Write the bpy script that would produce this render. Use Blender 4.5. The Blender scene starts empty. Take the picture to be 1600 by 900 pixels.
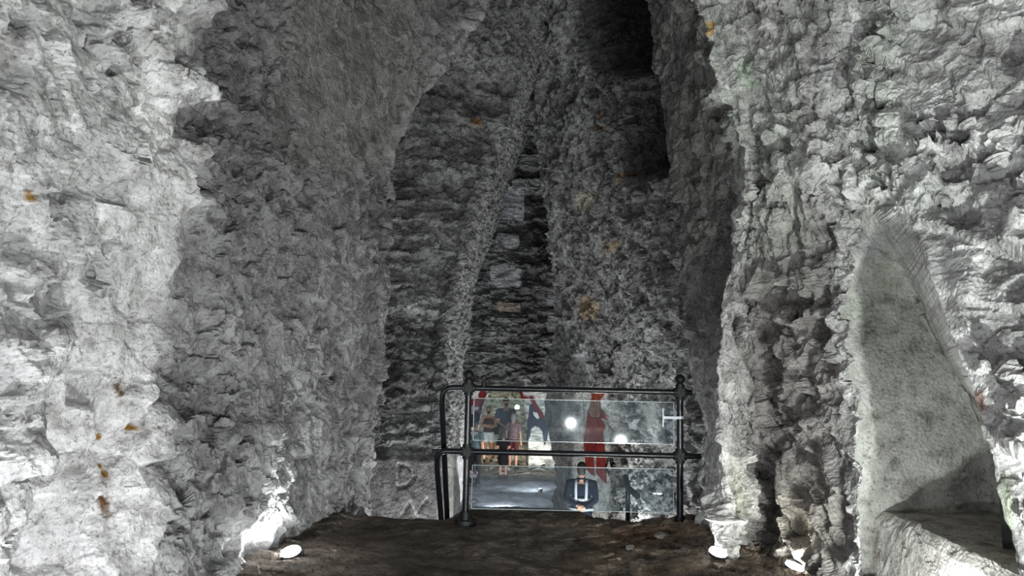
import bpy, bmesh, math, random
import numpy as np
from mathutils import Vector, Matrix, Euler
from mathutils.bvhtree import BVHTree
random.seed(7)
sc = bpy.context.scene
COL = sc.collection
R = math.radians

# ------------------------------------------------------------------ camera, world, exposure
F = 1155.0
CAM = Vector((0, 0, 1.45)); PITCH = R(5.0); ROLL = R(1.2)
cd = bpy.data.cameras.new('camera'); cam = bpy.data.objects.new('camera', cd); COL.objects.link(cam)
cd.sensor_width = 36; cd.lens = 36 * F / 1600; cd.clip_start = .05; cd.clip_end = 200
ROT = Matrix.Rotation(R(90) + PITCH, 3, 'X') @ Matrix.Rotation(ROLL, 3, 'Z')
cam.matrix_world = Matrix.Translation(CAM) @ ROT.to_4x4()
sc.camera = cam
w = bpy.data.worlds.new('world'); sc.world = w; w.use_nodes = True
w.node_tree.nodes['Background'].inputs[0].default_value = (.80, .86, 1, 1)
w.node_tree.nodes['Background'].inputs[1].default_value = .10
sc.view_settings.view_transform = 'Standard'; sc.view_settings.look = 'None'
sc.view_settings.exposure = 0.0; sc.view_settings.gamma = 1; sc.view_settings.use_curve_mapping = False

RN = np.array(ROT); CN = np.array(CAM)
def P(px, py, d):
    """world point seen at (px, py) whose distance along the passage (world y) is d"""
    v = ROT @ Vector(((px - 800) / F, (450 - py) / F, -1)); v *= d / v.y
    return CAM + v
def G(px, py, z=0):
    v = ROT @ Vector(((px - 800) / F, (450 - py) / F, -1)); return CAM + v * ((z - CAM.z) / v.z)
def proj(X):
    q = (X - CN) @ RN
    return 800 + F * q[..., 0] / -q[..., 2], 450 - F * q[..., 1] / -q[..., 2]

# ------------------------------------------------------------------ numpy noise
def h2(i, j, s):
    n = (i.astype(np.int64) * 374761393 + j.astype(np.int64) * 668265263 + s * 1442695041) & 0xFFFFFFFF
    n = ((n ^ (n >> 13)) * 1274126177) & 0xFFFFFFFF
    n = ((n ^ (n >> 16)) * 2246822519) & 0xFFFFFFFF
    return ((n ^ (n >> 15)) & 0xFFFFFF) / float(0x1000000)
def vn(x, y, s):
    i = np.floor(x); j = np.floor(y); fx = x - i; fy = y - j
    fx = fx * fx * (3 - 2 * fx); fy = fy * fy * (3 - 2 * fy)
    i = i.astype(np.int64); j = j.astype(np.int64)
    a = h2(i, j, s); b = h2(i + 1, j, s); c = h2(i, j + 1, s); d = h2(i + 1, j + 1, s)
    return (a + (b - a) * fx) * (1 - fy) + (c + (d - c) * fx) * fy - .5
def fbm(x, y, s, o=4, g=.5):
    r = 0; a = 1
    for k in range(o):
        r = r + a * vn(x * 2 ** k, y * 2 ** k, s + k * 17); a *= g
    return r
def facet(S, Z, sx, sz, s, ang=0., tilt=1., step=.6, warp=.35, vb=0.):
    """broken-chalk facets: every cell of a warped cell pattern is a tilted flat plane"""
    ca, sa = math.cos(ang), math.sin(ang)
    x = (S * ca + Z * sa) / sx; y = (-S * sa + Z * ca) / sz
    wx = vn(x * 1.3, y * 1.3, s + 5); wy = vn(x * 1.3, y * 1.3, s + 9)
    x = x + warp * wx; y = y + warp * wy
    i = np.floor(x).astype(np.int64); j = np.floor(y).astype(np.int64)
    best = np.full(x.shape, 9e9); h = np.zeros(x.shape)
    for di in (-1, 0, 1):
        for dj in (-1, 0, 1):
            a = i + di; b = j + dj
            cx = a + .1 + .8 * h2(a, b, s); cy = b + .1 + .8 * h2(a, b, s + 1)
            dx = x - cx; dy = y - cy; dd = dx * dx + dy * dy
            hh = tilt * ((h2(a, b, s + 2) - .5) * dx + (h2(a, b, s + 3) - .5 + vb) * dy) * 2 + step * (h2(a, b, s + 4) - .5)
            m = dd < best
            best = np.where(m, dd, best); h = np.where(m, hh, h)
    return h
def h3(i, j, k, s):
    n = (i * 374761393 + j * 668265263 + k * 2147483647 + k * 97 * 7919 + s * 1442695041) & 0xFFFFFFFF
    n = ((n ^ (n >> 13)) * 1274126177) & 0xFFFFFFFF
    n = ((n ^ (n >> 16)) * 2246822519) & 0xFFFFFFFF
    return ((n ^ (n >> 15)) & 0xFFFFFF) / float(0x1000000)
def vn3(X, s):
    I = np.floor(X); f = X - I; f = f * f * (3 - 2 * f); I = I.astype(np.int64); r = 0
    for a in (0, 1):
        for b in (0, 1):
            for c in (0, 1):
                r = r + h3(I[..., 0] + a, I[..., 1] + b, I[..., 2] + c, s) * (f[..., 0] if a else 1 - f[..., 0]) * (f[..., 1] if b else 1 - f[..., 1]) * (f[..., 2] if c else 1 - f[..., 2])
    return r - .5
def fbm3(X, s, o=4, g=.6):
    r = 0; a = 1.
    for k in range(o): r = r + a * vn3(X * 2. ** k, s + 13 * k); a *= g
    return r
def facet3(X, s, tilt=1., step=.6):
    """chips measured in space, so they do not smear on steep faces"""
    X = X + .35 * np.stack([vn3(X * 1.3, s + 5), vn3(X * 1.3, s + 6), vn3(X * 1.3, s + 7)], -1)
    I = np.floor(X).astype(np.int64); fx = X - I; best = np.full(X.shape[:-1], 9e9); h = np.zeros(X.shape[:-1])
    for a in (-1, 0, 1):
        for b in (-1, 0, 1):
            for c in (-1, 0, 1):
                i, j, k = I[..., 0] + a, I[..., 1] + b, I[..., 2] + c; r = h3(i, j, k, s); r2 = (r * 7919.3) % 1; r3 = (r * 104729.7) % 1
                dx = fx[..., 0] - a - .1 - .8 * r; dy = fx[..., 1] - b - .1 - .8 * r2; dz = fx[..., 2] - c - .1 - .8 * r3; d = dx * dx + dy * dy + dz * dz
                m = d < best; best = np.where(m, d, best)
                h = np.where(m, tilt * (((r * 31.7) % 1 - .5) * (dx + dy) + ((r2 * 57.1) % 1 - .5) * dz) * 2 + step * ((r3 * 91.3) % 1 - .5), h)
    return h
def sm(a, b, x):
    t = np.clip((x - a) / (b - a), 0, 1); return t * t * (3 - 2 * t)
def blob(px, py, cx, cy, rx, ry, p=2.):
    return np.exp(-((np.abs((px - cx) / rx)) ** p + (np.abs((py - cy) / ry)) ** p))

# ------------------------------------------------------------------ materials
def mat(name, col, rough=.6, metal=0., spec=.5, noise=0., scale=20., bump=0., bscale=60., emit=None, es=0.):
    m = bpy.data.materials.new(name); m.use_nodes = True; nt = m.node_tree; b = nt.nodes['Principled BSDF']
    b.inputs['Base Color'].default_value = (*col, 1); b.inputs['Roughness'].default_value = rough
    b.inputs['Metallic'].default_value = metal; b.inputs['Specular IOR Level'].default_value = spec
    tc = nt.nodes.new('ShaderNodeTexCoord')
    if noise:
        n = nt.nodes.new('ShaderNodeTexNoise'); n.inputs['Scale'].default_value = scale; n.inputs['Detail'].default_value = 5
        nt.links.new(tc.outputs['Object'], n.inputs['Vector'])
        r = nt.nodes.new('ShaderNodeMix'); r.data_type = 'RGBA'
        r.inputs[6].default_value = (*[c * (1 - noise) for c in col], 1)
        r.inputs[7].default_value = (*[min(1, c * (1 + noise)) for c in col], 1)
        nt.links.new(n.outputs['Fac'], r.inputs[0]); nt.links.new(r.outputs[2], b.inputs['Base Color'])
    if bump:
        n = nt.nodes.new('ShaderNodeTexNoise'); n.inputs['Scale'].default_value = bscale; n.inputs['Detail'].default_value = 6
        nt.links.new(tc.outputs['Object'], n.inputs['Vector'])
        k = nt.nodes.new('ShaderNodeBump'); k.inputs['Strength'].default_value = bump; k.inputs['Distance'].default_value = .01
        nt.links.new(n.outputs['Fac'], k.inputs['Height']); nt.links.new(k.outputs[0], b.inputs['Normal'])
    if emit:
        b.inputs['Emission Color'].default_value = (*emit, 1); b.inputs['Emission Strength'].default_value = es
    return m

def rock_mat(name, base, lo=.5, hi=1.25, fs=9., bs=38., bd=.008, stretch=(1, 1, 1), pit=.35, detail=9.):
    """chalk: vertex tint x mottled noise, dirt flecks, layered bump"""
    m = bpy.data.materials.new(name); m.use_nodes = True; nt = m.node_tree; N = nt.nodes; L = nt.links
    b = N['Principled BSDF']; b.inputs['Roughness'].default_value = .95; b.inputs['Specular IOR Level'].default_value = .12
    tc = N.new('ShaderNodeTexCoord'); mp = N.new('ShaderNodeMapping'); mp.inputs['Scale'].default_value = stretch
    L.new(tc.outputs['Object'], mp.inputs['Vector'])
    def noise(s, d=detail, r=.62, dist=.4):
        n = N.new('ShaderNodeTexNoise'); n.inputs['Scale'].default_value = s; n.inputs['Detail'].default_value = d
        n.inputs['Roughness'].default_value = r; n.inputs['Distortion'].default_value = dist
        L.new(mp.outputs[0], n.inputs['Vector']); return n
    at = N.new('ShaderNodeAttribute'); at.attribute_name = 'tint'
    n1 = noise(fs); rp = N.new('ShaderNodeValToRGB')
    rp.color_ramp.elements[0].position = .33; rp.color_ramp.elements[0].color = (base[0] * lo, base[1] * lo * .98, base[2] * lo * .95, 1)
    rp.color_ramp.elements[1].position = .66; rp.color_ramp.elements[1].color = (*[min(.95, c * hi) for c in base], 1)
    e = rp.color_ramp.elements.new(.5); e.color = (*base, 1)
    L.new(n1.outputs['Fac'], rp.inputs[0])
    mu = N.new('ShaderNodeMix'); mu.data_type = 'RGBA'; mu.blend_type = 'MULTIPLY'; mu.inputs[0].default_value = 1
    L.new(rp.outputs[0], mu.inputs[6]); L.new(at.outputs['Color'], mu.inputs[7])
    # dark flecks
    n2 = noise(fs * 4.5, 5, .7, 1.2); r2 = N.new('ShaderNodeValToRGB')
    r2.color_ramp.elements[0].position = .34; r2.color_ramp.elements[0].color = (pit, pit, pit * .95, 1)
    r2.color_ramp.elements[1].position = .46; r2.color_ramp.elements[1].color = (1, 1, 1, 1)
    L.new(n2.outputs['Fac'], r2.inputs[0])
    m2 = N.new('ShaderNodeMix'); m2.data_type = 'RGBA'; m2.blend_type = 'MULTIPLY'; m2.inputs[0].default_value = 1
    L.new(mu.outputs[2], m2.inputs[6]); L.new(r2.outputs[0], m2.inputs[7]); L.new(m2.outputs[2], b.inputs['Base Color'])
    # bump: chips + grain
    v = N.new('ShaderNodeTexVoronoi'); v.inputs['Scale'].default_value = bs; v.inputs['Randomness'].default_value = 1
    nd = noise(bs * .5, 3); va = N.new('ShaderNodeVectorMath'); va.operation = 'MULTIPLY_ADD'
    va.inputs[1].default_value = (.03,) * 3; L.new(nd.outputs['Color'], va.inputs[0]); L.new(mp.outputs[0], va.inputs[2])
    L.new(va.outputs[0], v.inputs['Vector'])
    n3 = noise(bs * 1.4, 8, .7)
    ad = N.new('ShaderNodeMath'); ad.operation = 'MULTIPLY_ADD'; ad.inputs[1].default_value = 1.3
    L.new(n3.outputs['Fac'], ad.inputs[0]); L.new(v.outputs['Distance'], ad.inputs[2])
    bp = N.new('ShaderNodeBump'); bp.inputs['Strength'].default_value = 1; bp.inputs['Distance'].default_value = bd
    L.new(ad.outputs[0], bp.inputs['Height']); L.new(bp.outputs[0], b.inputs['Normal'])
    return m

M = {}
M['chalk'] = rock_mat('chalk', (.60, .595, .595), lo=.52, hi=1.25)
M['chalk_dark'] = rock_mat('chalk_dark', (.42, .42, .42), lo=.45, hi=1.5, bs=24, fs=7, bd=.025)
M['chalk_far'] = rock_mat('chalk_far', (.46, .46, .455), lo=.4, hi=1.6, bs=9, fs=3.2, bd=.06, stretch=(1, 1, 1.8))
M['chalk_smooth'] = rock_mat('chalk_smooth', (.60, .60, .585), lo=.7, hi=1.15, bs=60, fs=8, bd=.006)
M['earth'] = rock_mat('earth', (.27, .23, .195), lo=.55, hi=1.5, bs=40, fs=5, bd=.02)
M['slab'] = rock_mat('slab', (.30, .30, .31), lo=.7, hi=1.3, bs=20, fs=2, bd=.006)
M['black_paint'] = mat('black_paint', (.007, .008, .011), .27, 0, .6, .3, 30, .15, 90)
M['black_cast'] = mat('black_cast', (.007, .007, .008), .55, .1, .5, .3, 40, .3, 60)
M['clip'] = mat('satin_steel', (.16, .175, .20), .5, .2, .5, .1, 40)
M['rubber'] = mat('rubber', (.012, .012, .013), .7, noise=.2)
M['lens'] = mat('lamp_lens', (1, 1, 1), .3, emit=(.93, .97, 1), es=60)
M['housing'] = mat('lamp_housing', (.06, .06, .065), .45, .3, noise=.2)
def glass_mat():
    m = bpy.data.materials.new('dusty_glass'); m.use_nodes = True; nt = m.node_tree; N = nt.nodes; L = nt.links
    N.remove(N['Principled BSDF']); out = N['Material Output']
    t = N.new('ShaderNodeBsdfTransparent'); t.inputs[0].default_value = (.86, .91, .93, 1)
    g = N.new('ShaderNodeBsdfGlossy'); g.inputs['Roughness'].default_value = .03
    fr = N.new('ShaderNodeFresnel'); fr.inputs['IOR'].default_value = 1.5
    mx = N.new('ShaderNodeMixShader'); L.new(fr.outputs[0], mx.inputs[0]); L.new(t.outputs[0], mx.inputs[1]); L.new(g.outputs[0], mx.inputs[2])
    d = N.new('ShaderNodeBsdfDiffuse'); d.inputs[0].default_value = (.6, .68, .75, 1)
    tc = N.new('ShaderNodeTexCoord'); n = N.new('ShaderNodeTexNoise'); n.inputs['Scale'].default_value = 4; n.inputs['Detail'].default_value = 6
    L.new(tc.outputs['Object'], n.inputs['Vector'])
    mr = N.new('ShaderNodeMapRange'); mr.inputs[1].default_value = .3; mr.inputs[2].default_value = .75; mr.inputs[3].default_value = .015; mr.inputs[4].default_value = .05
    L.new(n.outputs['Fac'], mr.inputs[0])
    m2 = N.new('ShaderNodeMixShader'); L.new(mr.outputs[0], m2.inputs[0]); L.new(mx.outputs[0], m2.inputs[1]); L.new(d.outputs[0], m2.inputs[2])
    L.new(m2.outputs[0], out.inputs[0]); return m
M['glass'] = glass_mat()
M['glass_edge'] = mat('glass_edge', (.55, .66, .66), .15, 0, .6, .1, 20)

# ------------------------------------------------------------------ object helpers
def link(name, me, m, parent=None):
    o = bpy.data.objects.new(name, me); COL.objects.link(o)
    if m is not None: me.materials.append(m)
    if parent: o.parent = parent
    return o
def tag(o, label=None, cat=None, group=None, kind=None):
    for k, v in (('label', label), ('category', cat), ('group', group), ('kind', kind)):
        if v: o[k] = v
    return o
def empty(name, loc, rz=0, **k):
    o = bpy.data.objects.new(name, None); COL.objects.link(o); o.location = loc; o.rotation_euler = (0, 0, rz); o.empty_display_size = .1
    return tag(o, **k)
def grid_mesh(name, X, tint, m, smooth=False, hole=None):
    nz, nu, _ = X.shape
    me = bpy.data.meshes.new(name)
    idx = np.arange(nz * nu).reshape(nz, nu)
    q = np.stack([idx[:-1, :-1], idx[:-1, 1:], idx[1:, 1:], idx[1:, :-1]], -1).reshape(-1, 4)
    if hole is not None: q = q[~hole[:-1, :-1].reshape(-1)]
    me.vertices.add(nz * nu); me.vertices.foreach_set('co', X.reshape(-1).astype(np.float32))
    me.loops.add(len(q) * 4); me.loops.foreach_set('vertex_index', q.reshape(-1).astype(np.int32))
    me.polygons.add(len(q)); me.polygons.foreach_set('loop_start', (np.arange(len(q)) * 4).astype(np.int32))
    me.update(calc_edges=True)
    me.polygons.foreach_set('use_smooth', np.full(len(q), smooth)) if smooth else me.shade_flat()
    a = me.color_attributes.new('tint', 'FLOAT_COLOR', 'POINT')
    c = np.ones((nz * nu, 4), np.float32); c[:, :3] = tint.reshape(-1, 3)
    a.data.foreach_set('color', c.reshape(-1))
    o = link(name, me, m); o['kind'] = 'structure'
    return o, q
def nrm(X):
    a = np.gradient(X, axis=1); b = np.gradient(X, axis=0); n = np.cross(a, b)
    return n / (np.linalg.norm(n, axis=-1, keepdims=True) + 1e-9)
def blur(A, k, ax):
    if k < 1: return A
    pad = [(0, 0)] * A.ndim; pad[ax] = (k, k)
    c = np.cumsum(np.pad(A, pad, 'edge'), axis=ax); n = A.shape[ax]
    z = np.zeros_like(np.take(c, [0], ax)); c = np.concatenate([z, c], ax)
    hi = np.take(c, np.arange(2 * k + 1, 2 * k + 1 + n), ax); lo = np.take(c, np.arange(0, n), ax)
    return (hi - lo) / (2 * k + 1)
def loft(ribs, z0, z1, ds, dz, rnd=0, weights=None):
    """ribs: curves given near->far as lists of world points; resampled on level z and joined"""
    nz = int((z1 - z0) / dz) + 1; zs = np.linspace(z0, z1, nz); C = []
    for r in ribs:
        p = np.array([tuple(v) for v in r], float); p = p[np.argsort(p[:, 2])]
        if p.shape[0] == 1: p = np.repeat(p, 2, 0); p[1, 2] += 1
        lo = p[0] - (p[1] - p[0]) / (p[1, 2] - p[0, 2]) * 4 * np.array([.3, .3, 1]); hi = p[-1] + (p[-1] - p[-2]) / (p[-1, 2] - p[-2, 2]) * 8 * np.array([.6, .6, 1])
        p = np.vstack([lo, p, hi])
        x = np.interp(zs, p[:, 2], p[:, 0]); y = np.interp(zs, p[:, 2], p[:, 1])
        C.append(np.stack([x, y, zs], -1))
    C = np.array(C)                       # ribs, nz, 3
    C = blur(C, max(1, int(.12 / dz)), 1) if rnd >= 0 else C
    seg = np.linalg.norm(np.diff(C, axis=0), axis=-1).max(axis=1)
    seg = np.minimum(seg, np.linalg.norm(np.diff(C, axis=0), axis=-1).mean(axis=1) * 1.5)
    out = []; S = []; s0 = 0; U = []
    for k in range(len(ribs) - 1):
        d_ = ds[k] if isinstance(ds, (list, tuple)) else ds
        n = max(2, int(seg[k] / d_)); t = np.arange(n) / n
        out.append(C[k][:, None] * (1 - t)[None, :, None] + C[k + 1][:, None] * t[None, :, None])
        S.append(s0 + seg[k] * t); s0 += seg[k]; U.append(k + t)
    out.append(C[-1][:, None]); S.append(np.array([s0])); U.append(np.array([len(ribs) - 1.]))
    X = np.concatenate(out, 1); S = np.concatenate(S); U = np.concatenate(U)
    if rnd > 0: X = blur(X, rnd, 1); X = blur(X, rnd, 1)
    S2, Z2 = np.meshgrid(S, zs)
    return X, S2, Z2, np.broadcast_to(U, S2.shape)
BV = {}
def two_pass(X, n, h, fine, sc_=(1, 1, 1), k=1):
    """big relief along the base normal, then fine relief along the new normal in space coordinates"""
    h = blur(blur(h, k, 0), k, 1); X1 = X + n * h[..., None]
    n1 = nrm(blur(blur(X1, 2, 0), 2, 1)); n1 *= np.where((n1 * n).sum(-1, keepdims=True) < 0, -1, 1)
    return X1 + n1 * fine(X1 * np.array(sc_))[..., None]
def keep_bvh(key, X, q):
    BV[key] = BVHTree.FromPolygons([tuple(v) for v in X.reshape(-1, 3)], [tuple(r) for r in q])
def T3(a, rgb=(1, 1, 1)):
    return np.ones(a.shape + (3,)) * np.array(rgb)
def paint(t, m, rgb):
    return t * (1 - m[..., None]) + m[..., None] * np.array(rgb)

# ================================================================== THE CAVE
# ---- left wall, near part: first buttress, broad pale pier, long receding flank
def left_wall():
    W = lambda *a: [P(*p) for p in a]
    ribs = [
        [Vector((-1.9, -2.5, 0)), Vector((-1.7, -2.5, 5))],
        [Vector((-2.35, .6, 0)), Vector((-1.9, .6, 3)), Vector((-1.5, .6, 5))],
        W((240, -50, 3.25), (215, 250, 3.2), (100, 480, 3.1), (0, 870, 3.0)),
        W((215, -50, 3.65), (200, 250, 3.6), (85, 480, 3.5), (-22, 870, 3.4)),
        W((340, -50, 4.3), (335, 250, 4.2), (262, 480, 4.1), (248, 700, 4.05), (225, 900, 4.0)),
        W((470, -50, 5.2), (440, 300, 5.0), (395, 600, 4.9), (375, 885, 4.8)),
        W((600, -50, 6.4), (560, 250, 6.4), (505, 600, 6.4), (498, 808, 6.5)),
        W((800, -80, 7.3), (720, 60, 7.4), (650, 170, 7.5), (606, 260, 7.6), (608, 340, 7.6), (592, 500, 7.7), (580, 680, 7.8), (577, 815, 7.8)),
        W((780, -80, 8.6), (690, 60, 8.8), (615, 170, 9), (575, 260, 9), (575, 340, 9), (560, 500, 9), (555, 680, 9), (550, 815, 9)),
    ]
    X, S, Z, U = loft(ribs, -2.4, 7.4, [.1, .02, .014, .008, .0105, .013, .014, .02], .0115, rnd=5)
    n = nrm(X); n *= np.where((n[..., 0:1]).mean() < 0, -1, 1)
    px, py = proj(X)
    up = sm(2.0, 3.2, Z)                                   # higher parts are more broken
    pier = sm(2.7, 3.0, U) * (1 - sm(3.9, 4.1, U)); flank = sm(3.9, 4.3, U) * (1 - sm(6.7, 7., U)); front = 1 - sm(1.8, 2.0, U)
    smooth = blob(px, py, 560, 110, 120, 170, 4)             # sprayed render high on the flank
    mort = blob(px, py, 535, 700, 50, 260, 4)
    rough = fbm(S * 1.6, Z * 1.6, 91, 3) + .5
    broken = np.clip(sm(.35, .65, rough) * .8 + up * .6, 0.15, 1.25)
    h = fbm(S * .7, Z * .6, 3, 3) * .22
    h += facet(S, Z, .36, .28, 11, .3, .085, .07, .5, -.25) * (.5 + broken) * (1 - .75 * smooth)
    h += facet(S, Z, .16, .13, 21, -.5, .042, .030, .5, -.2) * broken * (1 - .85 * smooth) * (1 - .6 * pier * (1 - up))
    a = flank
    h += a * facet(S, Z, .045, .15, 31, -.55, .022, .018, .4) * (1 - smooth) * (.6 + .8 * sm(.3, .7, fbm(S * 2, Z * 2, 5) + .5))
    fine = lambda Q: (facet3(Q * np.array((5.6, 5.6, 7)), 43, .058, .034) * (.3 + .9 * broken) + facet3(Q * np.array((16, 16, 20)), 41, .014, .008) * (.35 + .7 * broken)) * (1 - .8 * smooth) * (1 - .72 * pier * (1 - up)) + fbm3(Q * 6, 61, 3) * .012 + fbm3(Q * 40, 62, 2, .7) * .0035
    # horizontal cracks on the pier, a socket hole and a shallow chase with rust
    for cy, k in ((500, 1), (595, .8), (690, .4)):
        h -= pier * .035 * np.exp(-((py - cy - 6 * fbm(S * 6, Z * 0, 15)) / 2.5) ** 2) * sm(-.1, .1, fbm(S * 5, Z * 5, cy)) * k
    hole = blob(px, py, 138, 608, 21, 26, 7); h -= hole * .24
    h -= blob(px, py, 118, 655, 12, 16, 2) * .05
    ch = blob(px, py, 165, 690, 11, 130, 6); h -= ch * .022
    for cx, cy, rx, ry, dp in ((65, 38, 30, 24, .16), (190, 68, 24, 18, .10), (18, 110, 34, 40, .09), (22, 385, 38, 34, .13), (270, 225, 34, 12, .10), (100, 300, 60, 8, .07), (215, 318, 26, 22, .08), (395, 860, 18, 60, .15), (345, 840, 40, 55, .10), (392, 645, 12, 20, .08), (350, 60, 45, 60, .09), (330, 200, 40, 28, .07), (575, 320, 22, 50, .14)):
        q = fbm(S * 7, Z * 7, int(cx + cy), 3) * .9
        h -= dp * sm(.25, .8, blob(px, py, cx, cy, rx, ry) + q * .35)
    h += mort * fbm(S * 26, Z * 4, 77, 2) * .012
    X2 = two_pass(X, n, h, fine)
    # tint: chalk colour, with the receding flank's shade painted in darker
    v = fbm(S * 1.1, Z * 1.1, 201, 4)
    t = T3(S) * (1 + .5 * v)[..., None]
    t *= (1 + (1 - smooth) * (.35 * facet(S, Z, .36, .28, 11, .3, 0, 1, .5) + .4 * facet(S, Z, .16, .13, 21, -.5, 0, 1, .5)) * (1 - .7 * pier * (1 - up)))[..., None]
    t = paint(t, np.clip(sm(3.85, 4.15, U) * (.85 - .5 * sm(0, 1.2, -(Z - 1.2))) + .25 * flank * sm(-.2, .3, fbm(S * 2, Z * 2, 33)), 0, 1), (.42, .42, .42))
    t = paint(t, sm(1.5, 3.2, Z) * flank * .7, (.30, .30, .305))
    t = paint(t, (1 - sm(2.5, 2.9, U)) * .25, (.80, .82, .82)); t *= (1 + .38 * pier * (1 - .5 * up))[..., None]
    t = paint(t, smooth * .35, (.55, .53, .50))
    t = paint(t, blob(px, py, 184, 612, 9, 22, 4) * sm(-.35, .15, fbm(S * 40, Z * 30, 8)), (.22, .13, .06))
    t = paint(t, blob(px, py, 158, 775, 9, 34, 3) * sm(-.2, .15, fbm(S * 40, Z * 30, 9)), (.30, .13, .03))
    for cx, cy, r in ((160, 683, 5), (213, 668, 5), (160, 740, 6), (33, 302, 7), (158, 728, 4), (80, 409, 5)):
        t = paint(t, sm(.3, .6, blob(px, py, cx, cy, r, r * 1.3)), (.55, .30, .07))
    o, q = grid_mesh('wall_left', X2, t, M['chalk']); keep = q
left_wall()

# ---- left recess with the cut letters, and the rough rib behind it
def left_recess():
    W = lambda *a: [P(*p) for p in a]
    ribs = [
        W((760, -80, 8.6), (680, 60, 8.8), (610, 170, 9.1), (565, 260, 9.2), (560, 500, 9.3), (550, 815, 9.3)),
        W((855, -60, 9.6), (800, 130, 10), (742, 330, 10), (692, 560, 10), (688, 830, 10)),
        W((862, 0, 13.5), (812, 150, 13.5), (760, 330, 13.5), (706, 560, 13.5), (702, 830, 13.5)),
        W((868, 40, 21), (838, 180, 21), (782, 330, 21), (735, 480, 21), (722, 600, 21), (728, 780, 21)),
    ]
    X, S, Z, U = loft(ribs, -2.6, 11.5, [.013, .03, .05], .016, rnd=4)
    n = nrm(X); px, py = proj(X)
    h = fbm(S * .6, Z * .6, 303, 3) * .25
    face = 1 - sm(.93, 1.0, U)
    strata = face * sm(0.0, .5, 1 - U) if False else face
    arch = sm(-8, 12, (px - (1.0 * (800 - (py - 120) * .30) - 150)))   # the layered zone under its own little arch
    lay = strata * sm(110, 140, py) * (1 - sm(705, 720, py))
    h -= lay * .16
    h += lay * (facet(S, Z, .55, .085, 311, .06, .03, .14, .6) + facet(S, Z, .16, .05, 312, -.05, .03, .06, .6) + fbm(S * 3, Z * 14, 313, 4, .6) * .10)
    h += (1 - lay) * (facet(S, Z, .16, .14, 321, .5, .05, .07) + facet(S, Z, .07, .06, 322, .2, .03, .035)) * np.where(py > 705, .10, 1)
    fine = lambda Q: facet3(Q * 9, 335, .035, .035) + fbm3(Q * 7, 336, 4, .65) * .05
    # carved letters: D, and a pair of slanting strokes below
    def stroke(x0, y0, x1, y1, wd=2.6):
        tx, ty = x1 - x0, y1 - y0; t = np.clip(((px - x0) * tx + (py - y0) * ty) / (tx * tx + ty * ty), 0, 1)
        return np.exp(-(((px - x0 - t * tx) ** 2 + (py - y0 - t * ty) ** 2) / wd ** 2) ** 1.5)
    g = stroke(619, 728, 617, 758)
    ang = np.linspace(-1.5, 1.5, 9); pts = [(622 + 22 * math.cos(a), 741 + 17 * math.sin(a)) for a in ang]
    pts = [(619, 723)] + pts + [(617, 760)]
    for a, b in zip(pts[:-1], pts[1:]): g = np.maximum(g, stroke(*a, *b))
    for s in ((638, 780, 620, 808), (638, 780, 650, 808), (666, 778, 645, 806)): g = np.maximum(g, stroke(*s) * .8)
    g *= face; h -= g * .07
    n = n * (-1 if n[..., 1].mean() > 0 else 1); X2 = two_pass(X, n, h, lambda Q: fine(Q) * np.where(py > 712, .16, 1), (1, 1, 1.6))
    t = T3(S, (.80, .80, .80)) * (1 + .5 * fbm(S * 1.5, Z * 2.5, 341, 4))[..., None]
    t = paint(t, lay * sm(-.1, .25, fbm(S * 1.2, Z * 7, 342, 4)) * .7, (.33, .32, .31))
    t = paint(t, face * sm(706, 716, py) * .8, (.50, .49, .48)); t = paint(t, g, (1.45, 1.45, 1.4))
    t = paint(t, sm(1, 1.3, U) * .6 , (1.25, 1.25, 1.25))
    t = paint(t, blob(px, py, 745, 190, 9, 4, 4), (.9, .5, .25))
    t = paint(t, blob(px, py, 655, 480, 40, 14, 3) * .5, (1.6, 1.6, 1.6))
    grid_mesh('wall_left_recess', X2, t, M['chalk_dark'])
left_recess()

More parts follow.
